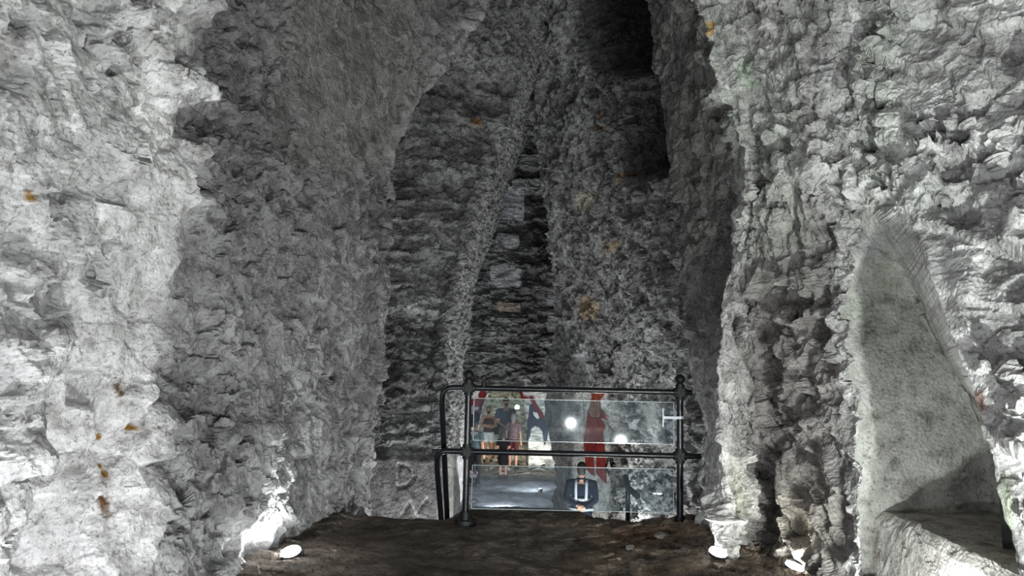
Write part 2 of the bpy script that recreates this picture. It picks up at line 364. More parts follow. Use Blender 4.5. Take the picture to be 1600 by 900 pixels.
# ---- far wall with the portal at its foot
FAR = 22.0
def portal_in(px, py):
    # inner outline of the portal (a tall pointed arch cut in the far wall)
    cx, top = 786, 606; hw = np.interp(py, [top, 615, 630, 650, 680, 730, 760], [4, 24, 30, 34, 38, 41, 42])
    return (np.abs(px - cx - np.interp(py, [606, 740], [2, -3])) < hw) & (py > top)
def far_wall():
    W = lambda *a: [P(*p) for p in a]
    ribs = [W((600, -40, FAR), (600, 800, FAR)), W((690, -40, FAR), (690, 800, FAR)), W((1010, -40, FAR), (1010, 800, FAR)), W((1060, -40, FAR), (1060, 800, FAR))]
    X, S, Z, U = loft(ribs, -2.7, 13, [.1, .03, .1], .03)
    px, py = proj(X); h = fbm(S * .35, Z * .35, 401, 3) * .5
    low = sm(598, 606, py + 3 * fbm(S * 2, Z * 0, 1)); r = 1 - low
    h += r * (facet(S, Z, .8, .20, 411, .04, .08, .30, .6) + facet(S, Z, .25, .13, 412, .0, .08, .14) + fbm(S * 2.5, Z * 6, 413, 4, .65) * .22)
    h += fbm(S * 5, Z * 5, 420, 3) * .05
    t = T3(S, (.72, .72, .72)) * (1 + .8 * fbm(S * .9, Z * 2.2, 430, 5, .65))[..., None]
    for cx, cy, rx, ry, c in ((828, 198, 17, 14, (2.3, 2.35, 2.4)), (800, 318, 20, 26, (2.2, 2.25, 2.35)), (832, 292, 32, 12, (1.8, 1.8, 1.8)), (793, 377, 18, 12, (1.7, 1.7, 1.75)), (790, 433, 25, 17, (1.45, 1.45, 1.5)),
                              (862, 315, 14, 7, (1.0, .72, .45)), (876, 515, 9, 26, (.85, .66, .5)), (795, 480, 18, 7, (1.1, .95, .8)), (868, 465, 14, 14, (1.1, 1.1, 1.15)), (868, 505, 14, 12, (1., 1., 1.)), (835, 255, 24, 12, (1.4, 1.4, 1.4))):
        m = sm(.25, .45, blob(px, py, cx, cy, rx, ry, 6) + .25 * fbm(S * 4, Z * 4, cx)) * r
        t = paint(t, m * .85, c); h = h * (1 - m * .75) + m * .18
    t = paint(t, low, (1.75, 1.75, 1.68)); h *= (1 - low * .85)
    X2 = X.copy(); X2[..., 1] -= h
    hole = portal_in(px, py)
    o, q = grid_mesh('wall_far', X2, t, M['chalk_far'], hole=hole); keep_bvh('far', X2, q)
    # reveal and short chamber seen through the portal
    ys = np.array([738, 700, 680, 650, 630, 615, 606.], float); hw = np.interp(ys, [606, 615, 630, 650, 680, 738], [4, 26, 32, 36, 40, 43])
    left = [(786 - a + np.interp(y, [606, 740], [2, -3]), y) for y, a in zip(ys, hw)]; right = [(786 + a + np.interp(y, [606, 740], [2, -3]), y) for y, a in zip(ys, hw)][::-1]
    ring = [P(x, y, FAR - .0) for x, y in left + right]; ring = [Vector((p.x, 0, p.z)) for p in ring]
    ring[0].z = -2.5; ring[-1].z = -2.5
    # finely resample the arch line
    pts = []
    for a, b in zip(ring[:-1], ring[1:]):
        n = max(1, int((b - a).length / .05)); pts += [a.lerp(b, k / n) for k in range(n)]
    pts.append(ring[-1]); pts = np.array([tuple(p) for p in pts]); c = np.array([pts[:, 0].mean(), 0, -.3])
    dep = np.linspace(-.15, 7.5, 150); X = np.zeros((len(dep), len(pts), 3))
    for i, d in enumerate(dep):
        grow = 1 + .45 * sm(.7, 2.2, np.array(d)); X[i] = c + (pts - c) * np.array([grow, 1, 1 + .12 * sm(.7, 2.2, np.array(d))]); X[i, :, 1] = FAR + d
    S = np.broadcast_to(np.linspace(0, 9, len(pts)), X.shape[:2]); D = np.broadcast_to(dep[:, None], X.shape[:2])
    h = facet(S, D, .5, .4, 450, .4, .10, .16) + facet(S, D, .2, .2, 451, .2, .05, .08) + fbm(S * 3, D * 3, 452) * .1; n = nrm(X)
    X2 = X + n * h[..., None] * sm(-.1, .8, D)[..., None] * .6
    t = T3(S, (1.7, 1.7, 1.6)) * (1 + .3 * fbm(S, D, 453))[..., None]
    t = paint(t, sm(.05, .35, fbm(S * .8, D * .8, 454)) * .15, (1.2, 1.4, .9))
    grid_mesh('wall_chamber', X2, t, M['chalk_far'])
    # back of the chamber
    xs = np.linspace(-4, 3.6, 150); zs = np.linspace(-2.6, 2.5, 110); XX, ZZ = np.meshgrid(xs, zs)
    h = facet(XX, ZZ, .35, .22, 460, .3, .10, .16) + fbm(XX * 3, ZZ * 3, 461) * .12
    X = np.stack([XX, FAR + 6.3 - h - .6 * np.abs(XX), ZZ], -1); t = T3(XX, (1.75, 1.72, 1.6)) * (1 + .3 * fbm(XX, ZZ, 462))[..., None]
    grid_mesh('wall_chamber_back', X, t, M['chalk_far'])
far_wall()

# ---- central-right pillar (red painted figure) and rough right-hand wall behind the railing
def right_back():
    W = lambda *a: [P(*p) for p in a]
    ribs = [
        W((905, 830, 22.5), (900, 600, 22.5), (880, 450, 22.5), (862, 300, 22.5), (845, 150, 22.5), (840, 20, 22.5)),
        W((872, 830, 15), (866, 700, 15), (853, 605, 15), (850, 570, 15), (868, 450, 15), (852, 300, 15), (836, 150, 15), (828, 20, 15), (822, -60, 15)),
        W((958, 830, 14.5), (954, 700, 14.5), (948, 600, 14.5), (938, 450, 14), (905, 300, 13.5), (880, 150, 13), (860, 20, 12.5), (850, -60, 12.5)),
        W((952, 830, 15.5), (960, 700, 15.5), (966, 600, 15), (950, 450, 14), (920, 300, 13.), (895, 150, 12), (875, 20, 11.6), (860, -60, 11.6)),
        W((978, 830, 13.), (982, 700, 13.0), (978, 600, 12.8), (968, 450, 12), (950, 300, 11.5), (925, 150, 11), (900, 20, 10.5), (890, -60, 10.5)),
        W((1112, 830, 8.2), (1112, 700, 8.1), (1112, 600, 8.), (1105, 450, 8.1), (1080, 300, 8.2), (1060, 150, 8.3), (1050, 20, 8.3), (1045, -60, 8.3)),
        W((1135, 830, 7.4), (1135, 700, 7.3), (1135, 600, 7.2), (1125, 450, 7.3), (1105, 300, 7.4), (1080, 150, 7.5), (1070, 20, 7.5), (1065, -60, 7.5)),
    ]
    X, S, Z, U = loft(ribs, -2.6, 8.4, [.08, .016, .02, .03, .016, .03], .017, rnd=3)
    n = nrm(X); n = n * (-1 if n[..., 1].mean() > 0 else 1); px, py = proj(X)
    pil = sm(.9, 1.05, U) * (1 - sm(1.95, 2.1, U)); low = pil * sm(598, 612, py)
    h = fbm(S * .5, Z * .5, 501, 3) * .35
    ro = 1 - .85 * low
    h += ro * (facet(S, Z, .30, .22, 511, .25, .10, .16) + facet(S, Z, .13, .11, 512, -.4, .06, .08))
    fine = lambda Q: ro * (facet3(Q * 9, 515, .04, .04) + fbm3(Q * 7, 516, 4, .65) * .05)
    h += low * fbm(S * 14, Z * 2, 520, 3) * .05
    wall = sm(4.0, 4.1, U); h += wall * facet(S, Z, .08, .2, 531, -.5, .05, .06) * sm(250, 330, py)
    # high shadowed cavity above a bedding ledge
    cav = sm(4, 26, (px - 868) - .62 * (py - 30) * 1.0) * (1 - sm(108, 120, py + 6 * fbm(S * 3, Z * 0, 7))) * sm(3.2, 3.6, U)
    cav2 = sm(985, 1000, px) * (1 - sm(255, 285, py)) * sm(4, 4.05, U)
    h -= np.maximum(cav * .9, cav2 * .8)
    strat = sm(116, 124, py) * (1 - sm(280, 340, py)) * sm(4, 4.1, U)
    h += strat * (facet(S, Z, .5, .09, 541, .03, .04, .16) + fbm(S * 3, Z * 14, 542, 3) * .08)
    X2 = two_pass(X, n, h, fine)
    t = T3(S, (.95, .95, .95)) * (1 + .5 * fbm(S * 1.2, Z * 1.2, 550, 4))[..., None]
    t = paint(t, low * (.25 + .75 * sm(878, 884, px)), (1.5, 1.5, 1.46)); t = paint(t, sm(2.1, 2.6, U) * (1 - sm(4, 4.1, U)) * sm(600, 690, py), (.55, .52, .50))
    t = paint(t, np.maximum(cav, cav2), (.25, .25, .26))  # shade inside the cavities put into the tint
    for cx, cy, rx, ry, c in ((922, 480, 17, 18, (1.25, 1.0, .72)), (922, 312, 11, 16, (1.5, 1.42, 1.2)), (937, 190, 6, 14, (.8, .55, .38)), (980, 275, 16, 8, (.95, .7, .5)), (950, 385, 6, 8, (1.1, .9, .65)), (912, 560, 12, 22, (1.7, 1.7, 1.75)), (1075, 440, 6, 18, (2., 2., 2.05))):
        t = paint(t, sm(.3, .5, blob(px, py, cx, cy, rx, ry, 5) + .2 * fbm(S * 6, Z * 6, cx)) * .9, c)
    t *= (1 - .45 * (sm(860, 1000, px) * (1 - sm(250, 420, py))))[..., None]  # shadow over the high right part painted in as well
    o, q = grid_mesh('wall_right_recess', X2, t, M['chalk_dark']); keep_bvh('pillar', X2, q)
right_back()

# ---- right wall, near part: dark flank, lit ridge, pocket, broad pale front, arched niche, nearest buttress
def right_wall():
    W = lambda *a: [P(*p) for p in a]
    ribs = [
        W((1135, 830, 8.2), (1130, 600, 8), (1120, 450, 8.2), (1100, 300, 8.2), (1070, 100, 8), (1050, -60, 8)),
        W((1110, 830, 6.9), (1102, 700, 6.8), (1092, 600, 6.8), (1082, 480, 6.7), (1064, 330, 6.6), (1042, 250, 6.6), (1020, 60, 6.6), (1010, -60, 6.6)),
        W((1138, 900, 5.3), (1125, 700, 5.45), (1122, 600, 5.5), (1128, 480, 5.5), (1160, 300, 5.4), (1142, 200, 5.3), (1095, 60, 5.3), (1060, -60, 5.3)),
        W((1165, 900, 5.55), (1175, 700, 5.6), (1180, 450, 5.5), (1185, 300, 5.2), (1180, 150, 5.1), (1150, 0, 5.1), (1140, -60, 5.1)),
        W((1250, 905, 5.2), (1240, 700, 5.25), (1230, 480, 5.1), (1235, 300, 4.9), (1230, 100, 4.85), (1220, -60, 4.8)),
        W((1350, 930, 4.35), (1334, 700, 4.45), (1324, 520, 4.5), (1310, 400, 4.6), (1300, 200, 4.6), (1290, -60, 4.6)),
        W((1600, 900, 3.1), (1566, 790, 3.15), (1534, 640, 3.3), (1502, 560, 3.45), (1440, 400, 3.8), (1425, 200, 4.3), (1410, -60, 4.35)),
        W((1800, 900, 2.8), (1780, 600, 2.9), (1740, 400, 3.2), (1660, 200, 3.75), (1640, -60, 3.85)),
        [Vector((2.3, .6, 0)), Vector((2.0, .6, 3)), Vector((1.6, .6, 5))],
        [Vector((1.9, -2.5, 0)), Vector((1.7, -2.5, 5))],
    ]
    X, S, Z, U = loft(ribs, -1.2, 7.4, [.02, .014, .010, .010, .010, .0075, .0085, .02, .1], .0105, rnd=4)
    n = nrm(X); n = n * (-1 if n[..., 1].mean() > 0 else 1); px, py = proj(X)
    # arched niche between ribs 5 and 6
    lx = np.interp(py, [290, 305, 340, 400, 900], [1345, 1318, 1300, 1310, 1335])          # left jamb blends into the pier
    lx = np.where(py > 500, np.interp(py, [500, 520, 700, 930], [1330, 1326, 1338, 1356]), np.interp(py, [300, 340, 500], [1345, 1318, 1316]))
    rx = np.interp(py, [296, 310, 340, 380, 450, 560, 640, 790, 900], [1345, 1385, 1415, 1436, 1464, 1502, 1533, 1564, 1592])
    e = 7 * fbm(S * 5, Z * 5, 600, 3)
    soft = np.where(py < 500, 30., 5.)
    niche = np.clip(np.minimum((px - lx + e) / soft, (rx - px + e * .6) / 5), 0, 1) * sm(296, 330, py); niche = niche * niche * (3 - 2 * niche)
    niche = np.where((U > 4.5) & (U < 6.6), niche, 0)
    wy = np.interp(px, [1318, 1600], [0, 1])
    ys = sm(296, 460, py)
    NX = 2.02 + (X[..., 0] - 2.02) * 1.0
    # inner room of the niche: end wall at y=4.95, side wall at x=3.2
    ux = np.clip((px - 1326) / (1596 - 1326), 0, 1)
    k = .84
    tx = np.where(ux < k, 2.1 + (3.2 - 2.1) * ux / k, 3.2); ty = np.where(ux < k, 4.95, 4.95 - (ux - k) / (1 - k) * 1.7)
    vault = sm(300, 430, py)                               # the vault leans out to meet the front
    tx = X[..., 0] * (1 - vault) + tx * vault; ty = (X[..., 1] + .22) * (1 - vault) + ty * vault
    Tn = np.stack([tx, ty, X[..., 2]], -1)
    Tn = blur(blur(Tn, 6, 1), 6, 0)
    Xb = X * (1 - niche[..., None]) + Tn * niche[..., None]
    nn = nrm(blur(blur(Xb, 3, 0), 3, 1)); nn = nn * (-1 if nn[..., 1].mean() > 0 else 1)
    n = n * (1 - niche[..., None]) + nn * niche[..., None]
    up = sm(1.7, 2.6, Z)
    rough = fbm(S * 1.5, Z * 1.5, 691, 3) + .5
    broken = np.clip(sm(.3, .65, rough) + .3 * up, .2, 1.25)
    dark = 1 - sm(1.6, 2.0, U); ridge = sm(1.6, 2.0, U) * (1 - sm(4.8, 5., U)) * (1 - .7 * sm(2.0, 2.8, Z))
    out = 1 - niche
    h = fbm(S * .7, Z * .6, 603, 3) * .2 * out
    h += out * facet(S, Z, .32, .26, 611, -.4, .09, .07, .5, -.25) * (.4 + broken)
    h += out * facet(S, Z, .15, .12, 621, .5, .044, .034, .5, -.2) * broken
    h += out * ridge * (facet(S, Z, .055, .26, 631, .45, .045, .045, .3) + facet(S, Z, .16, .42, 632, .35, .10, .07, .3))
    fine = lambda Q: (out * (1 - .5 * dark)) * (facet3(Q * np.array((5.6, 5.6, 7)), 643, .058, .034) * (.3 + .9 * broken) * (1 - .55 * ridge) + facet3(Q * np.array((16, 16, 18)), 641, .015, .009) * (.4 + .7 * broken)) * (1 - .85 * edge) + fbm3(Q * 6, 661, 3) * (.004 + .010 * out) + fbm3(Q * 40, 662, 2, .7) * (.0015 + .002 * out) + niche * fbm3(Q * 2.2, 675, 2) * .05
    for cx, cy, rx_, ry_, dp in ((1545, 260, 14, 26, .16), (1500, 235, 24, 20, .12), (1510, 330, 30, 30, .10), (1385, 108, 28, 16, .12), (1370, 65, 24, 12, .08), (1300, 205, 14, 18, .12), (1265, 170, 20, 14, .08), (1285, 92, 22, 10, .07), (1450, 45, 20, 22, .07), (1590, 95, 22, 14, .1),
                               (1203, 560, 24, 120, .36), (1195, 780, 26, 100, .30), (1290, 515, 34, 16, .10), (1270, 265, 14, 12, .08), (1580, 190, 16, 12, .06), (1210, 90, 14, 22, .07), (1320, 350, 22, 10, .07), (1260, 790, 22, 60, .12)):
        q = fbm(S * 7, Z * 7, int(cx + cy), 3) * .9
        h -= out * dp * sm(.25, .8, blob(px, py, cx, cy, rx_, ry_) + q * .35)
    h += out * blob(px, py, 1270, 490, 60, 14, 4) * .12          # projecting lip
    h *= 1 - .55 * dark * sm(1.8, 2.6, Z)
    near = (U > 4.5) & (U < 6.6) & (py > 330)
    edge = np.where(near, np.exp(-((px - rx - 6) / np.where(px < rx, 60, 20)) ** 2), 0)
    h *= 1 - .8 * np.where(near, np.exp(-((px - rx - 6) / 22) ** 2) + .6 * np.exp(-((px - lx + 8) / 16) ** 2), 0)
    X2 = two_pass(Xb, n, h, fine)
    v = fbm(S * 1.1, Z * 1.1, 701, 4)
    t = T3(S, (1.0, 1.01, .99)) * (1 + .35 * v)[..., None]; t *= (1 + out * (.45 * facet(S, Z, .32, .26, 611, -.4, 0, 1, .5) + .45 * facet(S, Z, .15, .12, 621, .5, 0, 1, .5)))[..., None]
    t = paint(t, ridge * .85 * sm(1150, 1175, px), (.34, .325, .31)); t = paint(t, (1 - sm(2.6, 3.1, U)) * sm(1.7, 2., U) * (1 - sm(2.2, 3, Z)) * .5, (1.15, 1.14, 1.11))  # pocket's shade and the ridge's lamp light painted in, besides brownish chalk
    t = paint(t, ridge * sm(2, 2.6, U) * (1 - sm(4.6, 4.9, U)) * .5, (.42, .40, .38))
    t = paint(t, sm(-.05, .3, fbm(S * 1.3, Z * 1.3, 711, 4)) * up * .32, (.92, 1.04, .88))
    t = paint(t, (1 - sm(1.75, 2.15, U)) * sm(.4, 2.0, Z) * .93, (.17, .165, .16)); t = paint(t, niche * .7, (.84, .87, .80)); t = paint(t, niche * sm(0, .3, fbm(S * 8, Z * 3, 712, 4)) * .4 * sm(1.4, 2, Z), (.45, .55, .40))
    t = paint(t, sm(.35, .6, blob(px, py, 1107, 42, 12, 14) + .2 * fbm(S * 9, Z * 9, 4)), (.80, .60, .28))
    t = paint(t, blob(px, py, 1168, 110, 14, 22) * .8, (.85, 1.1, .8))
    t = paint(t, blob(px, py, 1385, 365, 30, 18) * .45 * niche, (.45, .48, .62))
    t = paint(t, sm(.35, .6, blob(px, py, 1532, 630, 8, 26) + .5 * fbm(S * 14, Z * 14, 5)) * .7, (.85, .45, .38))
    t = paint(t, sm(.3, .7, blob(px, py, 1573, 800, 14, 70)) * .6, (.74, .86, .58))
    t = paint(t, sm(.35, .7, blob(px, py, 1500, 245, 30, 26) + .4 * fbm(S * 10, Z * 10, 6)) * .7, (.36, .34, .36))
    t = paint(t, ridge * blob(px, py, 1250, 830, 50, 60) * .5, (.70, .64, .50))
    t = paint(t, blob(px, py, 1148, 800, 8, 70) * .6, (.75, .78, .55))
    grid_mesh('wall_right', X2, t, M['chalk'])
right_wall()

# ---- shelf inside the niche, floors, ceiling
def heightfield(name, x0, x1, y0, y1, st, zf, tf, m):
    xs = np.arange(x0, x1, st); ys = np.arange(y0, y1, st); XX, YY = np.meshgrid(xs, ys)
    X = np.stack([XX, YY, zf(XX, YY)], -1); o, q = grid_mesh(name, X, tf(XX, YY), m); return o
def shelf():
    # profile: front face up, rounded lip, top running back
    sz = .46; prof = [(2.34, -.3), (2.36, .05), (2.38, .25), (2.41, sz - .06), (2.45, sz), (2.60, sz + .005), (2.9, sz + .01), (3.35, sz + .03)]
    pp = []
    for a, b in zip(prof[:-1], prof[1:]):
        nn = max(2, int(math.dist(a, b) / .008)); pp += [(a[0] + (b[0] - a[0]) * k / nn, a[1] + (b[1] - a[1]) * k / nn) for k in range(nn)]
    pp = np.array(pp); ys = np.arange(1.8, 5.05, .009)
    X = np.zeros((len(ys), len(pp), 3)); X[..., 0] = pp[None, :, 0]; X[..., 2] = pp[None, :, 1]; X[..., 1] = ys[:, None]
    X[..., 0] += .03 * np.sin(ys * 3)[:, None]
    s = np.concatenate([[0], np.cumsum(np.hypot(*np.diff(pp, axis=0).T))]); S = np.broadcast_to(s, X.shape[:2]); Y = X[..., 1]
    front = 1 - sm(.72, .85, S)
    n = nrm(X); n = n * (-1 if n[..., 2].mean() < 0 else 1)
    h = front * (facet(Y, S, .05, .2, 801, .3, .012, .012) + facet(Y, S, .2, .3, 802, .2, .02, .02)) + fbm(Y * 8, S * 8, 803, 5, .6) * .012
    t = T3(S, (.85, .84, .81)) * (1 + .3 * fbm(Y * 2, S * 2, 804))[..., None]; t = paint(t, (1 - front) * .8, (.50, .46, .42))
    o, q = grid_mesh('trim_1', X + n * h[..., None], t, M['chalk']); o['label'] = 'rough cut chalk shelf running along the foot of the arched niche'; 
shelf()
def floor_edge(x):
    return 6.62 + .42 * sm(-.55, -.3, x) * (1 - sm(.5, .9, x)) + .05 * vn(x * 5, x * 0 + 3, 9) + .03 * vn(x * 19, x * 0 + 3, 19)
def floorz(XX, YY):
    z = fbm(XX * 1.2, YY * 1.2, 901, 4) * .05 + fbm(XX * 9, YY * 6, 902, 4, .6) * .014
    side = sm(1.0, 1.7, np.abs(XX)); z += side * (.02 + facet(XX, YY, .12, .1, 903, .2, .03, .06) * .8 + .03)
    z += sm(.2, 1.1, XX) * facet(XX, YY, .16, .10, 904, .4, .02, .03) * sm(4.6, 5.2, YY)
    e = floor_edge(XX); over = np.clip(YY - e, 0, 9)
    return z - 2.6 * sm(0, .10, over) - over * .3
def floort(XX, YY):
    t = T3(XX, (1, 1, 1)) * (1 + .5 * fbm(XX * 2, YY * 2, 910, 4))[..., None]
    t = paint(t, sm(.0, .9, XX) * .6 * sm(-.2, .3, fbm(XX * 4, YY * 4, 911)), (2.0, 1.85, 1.6))  # lamp light on the right of the floor painted as a paler tint
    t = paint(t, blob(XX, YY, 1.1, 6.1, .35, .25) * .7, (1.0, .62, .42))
    return paint(t, blob(XX, YY, -1.3, 5.3, .35, .3) * .7, (2.6, 2.6, 2.6))  # pool of light round the left lamp painted on the earth
heightfield('floor', -2.9, 2.9, 1.0, 7.4, .012, floorz, floort, M['earth'])
heightfield('floor_rear', -3.2, 3.4, -6, 1.05, .06, lambda x, y: fbm(x, y, 5) * .03, lambda x, y: T3(x), M['earth'])
heightfield('floor_lower', -5, 5, 7.2, 31, .06, lambda x, y: -2.1 + .17 * sm(14, 23, y) + fbm(x, y, 920) * .04 + fbm(x * 4, y * 4, 922) * .012 + .12 * facet(x, y, .3, .3, 923) * sm(20.5, 22, y),
            lambda x, y: paint(T3(x, (.9, .93, 1.0)), sm(20.3, 21.2, y), (1.7, 1.5, 1.2)), M['slab'])
def ceil(x, y):
    return 7.0 + .25 * np.clip(y - 7, 0, 30) + facet(x, y, .6, .5, 950, .3, .15, .3) - np.abs(x) * .3
o = heightfield('ceiling', -4, 4, -6, 23, .06, ceil, lambda x, y: T3(x, (.6, .6, .6)), M['chalk_dark'])

# ================================================================== LAMPS
def cyl(bm, a, b, r1, r2=None, n=20, cap=True):
    a = Vector(a); b = Vector(b); r2 = r1 if r2 is None else r2; d = (b - a).normalized()
    u = d.orthogonal().normalized(); v = d.cross(u); A = []; B = []
    for k in range(n):
        t = 2 * math.pi * k / n; w_ = u * math.cos(t) + v * math.sin(t)
        A.append(bm.verts.new(a + w_ * r1)); B.append(bm.verts.new(b + w_ * r2))
    for k in range(n): bm.faces.new((A[k], A[(k + 1) % n], B[(k + 1) % n], B[k]))
    if cap: bm.faces.new(A[::-1]); bm.faces.new(B)
def ell(bm, c, r, n=16, rot=None):
    r = (r, r, r) if not hasattr(r, '__len__') else r
    mm = Matrix.Translation(Vector(c)) @ (rot.to_4x4() if rot else Matrix.Identity(4)) @ Matrix.Diagonal((*r, 1))
    bmesh.ops.create_uvsphere(bm, u_segments=n, v_segments=max(6, n // 2 + 1), radius=1, matrix=mm)
def box(bm, c, s, rot=None, bev=0):
    t = bmesh.new(); bmesh.ops.create_cube(t, size=1, matrix=Matrix.Diagonal((*s, 1)))
    if bev: bmesh.ops.bevel(t, geom=t.edges[:], offset=bev, segments=2, affect='EDGES')
    t.transform(Matrix.Translation(Vector(c)) @ (rot.to_4x4() if rot else Matrix.Identity(4)))
    me = bpy.data.meshes.new('tmp'); t.to_mesh(me); t.free(); bm.from_mesh(me); bpy.data.meshes.remove(me)
def tube(bm, pts, r, n=14, bend=.0, steps=7):
    pts = [Vector(p) for p in pts]
    if bend:
        q = [pts[0]]
        for a, b, c in zip(pts[:-2], pts[1:-1], pts[2:]):
            l = min(bend, (a - b).length * .48, (c - b).length * .48); p0 = b + (a - b).normalized() * l; p2 = b + (c - b).normalized() * l
            q += [p0 * (1 - t) ** 2 + b * 2 * t * (1 - t) + p2 * t * t for t in [k / steps for k in range(steps + 1)]]
        pts = q + [pts[-1]]
    rings = []; u = None
    for k, p in enumerate(pts):
        d = ((pts[k + 1] if k < len(pts) - 1 else p) - (pts[k - 1] if k else p)).normalized()
        u = d.orthogonal().normalized() if u is None else (u - d * u.dot(d)).normalized(); v = d.cross(u)
        rings.append([bm.verts.new(p + (u * math.cos(2 * math.pi * j / n) + v * math.sin(2 * math.pi * j / n)) * r) for j in range(n)])
    for A, B in zip(rings[:-1], rings[1:]):
        for j in range(n): bm.faces.new((A[j], A[(j + 1) % n], B[(j + 1) % n], B[j]))
    bm.faces.new(rings[0][::-1]); bm.faces.new(rings[-1])
def mk(name, bm, m, parent=None, smooth=True, loc=None):
    bmesh.ops.recalc_face_normals(bm, faces=bm.faces[:])
    me = bpy.data.meshes.new(name); bm.to_mesh(me); bm.free()
    if smooth:
        me.shade_smooth()
    o = link(name, me, m, parent)
    if smooth:
        try: me.set_sharp_from_angle(angle=R(40))
        except Exception: pass
    if loc is not None: o.location = loc
    return o

def spotlight(loc, aim, power, label, col=(.93, .97, 1.0), size=R(174), s=1., group=None, blend=.35, rad=.03, sink=.03):
    """small recessed-style flood: squat housing, bracket, bright lens"""
    root = empty('floor_spotlight', loc, 0, label=label, cat='lamp', group=group)
    d = Vector(aim).normalized(); q = d.to_track_quat('Z', 'Y').to_matrix()
    c = Vector((0, 0, sink * s))
    bm = bmesh.new(); cyl(bm, c - d * .045 * s, c + d * .02 * s, .040 * s, .055 * s, 24); mk('housing', bm, M['housing'], root)
    bm = bmesh.new(); cyl(bm, c + d * .0205 * s, c + d * .026 * s, .050 * s, .048 * s, 24); mk('lens', bm, M['lens'], root)
    bm = bmesh.new(); box(bm, (0, 0, .006), (.11 * s, .07 * s, .012), bev=.003)
    for sx in (-1, 1): box(bm, (sx * .058 * s, 0, .04 * s), (.006 * s, .025 * s, .08 * s))
    mk('bracket', bm, M['housing'], root)
    l = bpy.data.lights.new('beam', 'SPOT'); l.energy = power; l.color = col; l.spot_size = size; l.spot_blend = blend; l.shadow_soft_size = rad
    o = bpy.data.objects.new('beam', l); COL.objects.link(o); o.parent = root
    o.location = c + d * .06 * s; o.rotation_euler = (-d).to_track_quat('Z', 'Y').to_euler()
    return root
for p, aim, pw, lab, c, s in (
 (G(455, 884, -.02), (-.15, -.35, 1), 26, 'small floor spotlight glowing at the foot of the left wall before the ledge', (.92, .96, 1), 1.3),
 (G(1122, 884, -.02), (.1, -.3, 1), 32, 'small floor spotlight at the foot of the bright ridge near the right railing post', (.98, 1, .94), 1.3),
 (G(1240, 906, -.02), (.25, -.2, 1), 16, 'floor spotlight at the bottom edge of the view below the dark right wall pocket', (1, .99, .93), 1.2),
 (G(165, 912, -.02), (-.3, .6, 1), 20, 'floor spotlight at the foot of the pale left pier with the socket hole', (.95, .97, 1), 1),
 (Vector((1.95, 3.85, .03)), (.25, .5, 1), 36, 'floor spotlight below the niche shelf in the right wall', (.98, 1, .96), 1),
 (Vector((-1.1, 2.2, .03)), (-.35, .6, 1), 78, 'floor spotlight by the left wall beside the camera', (.95, .97, 1), 1),
 (Vector((1.75, 1.0, .03)), (.5, .9, 1), 430, 'floor spotlight by the right wall beside the camera', (.95, 1, .97), .7),
 (Vector((-1.2, -1.9, .03)), (-.3, .9, .8), 190, 'added unseen floor spotlight behind the camera near the left wall', (.95, .97, 1), .7),  # unseen lamp added to light the near walls from the front
 (Vector((1.2, -1.9, .03)), (.4, .9, .8), 300, 'floor spotlight behind the camera near the right wall', (.95, .97, 1), .7),
 (Vector((-1.95, 7.2, -2.1)), (.05, .3, 1), 40, 'floor spotlight in the lower hall under the smooth left pillar', (1, .96, .86), 1),
 (Vector((-.3, 8.0, -2.1)), (-.3, .9, 1), 170, 'added unseen floor spotlight in the lower hall facing the carved letter', (.95, .97, 1), 1),  # hidden lamp added to light the wall with the letter
 (Vector((1.1, 8.2, -2.1)), (.4, .8, 1), 130, 'added unseen floor spotlight in the lower hall under the rough right wall', (.98, 1, .97), 1),  # hidden lamp added to light the rough wall
 (Vector((1.5, 11.2, -2.1)), (-.25, .8, 1), 260, 'added unseen floor spotlight in the lower hall before the painted pillar', (.98, 1, .97), 1),  # hidden lamp added to brighten the pillar
 (Vector((-.1, 16.8, -2.05)), (.0, .8, 1), 200, 'added unseen floor spotlight in the lower hall by the left rib', (.95, .97, 1), 1),  # hidden lamp added to light the rib and hall
 (Vector((.8, 18.5, -1.95)), (-.2, .6, 1), 200, 'added unseen floor spotlight in the lower hall behind the painted pillar', (.95, .97, 1), 1),  # hidden lamp added to light the far end of the hall
 (P(848, 731, 21.3), (-.2, .4, 1), 30, 'small floor spotlight shining at the right foot of the portal', (1, 1, .9), 1.3),
 (P(808, 641, 26.2), (-.1, -.9, .6), 160, 'bright lamp on the rock in the chamber behind the people', (.95, 1, .92), 1.6),
 (Vector((-1.3, 23.2, -1.9)), (.3, .3, 1), 380, 'added unseen floor spotlight inside the chamber behind the left portal jamb', (1, .97, .9), 1),  # hidden lamp added to brighten the chamber
): spotlight(p, aim, pw, lab, c, s=s, sink=.055)

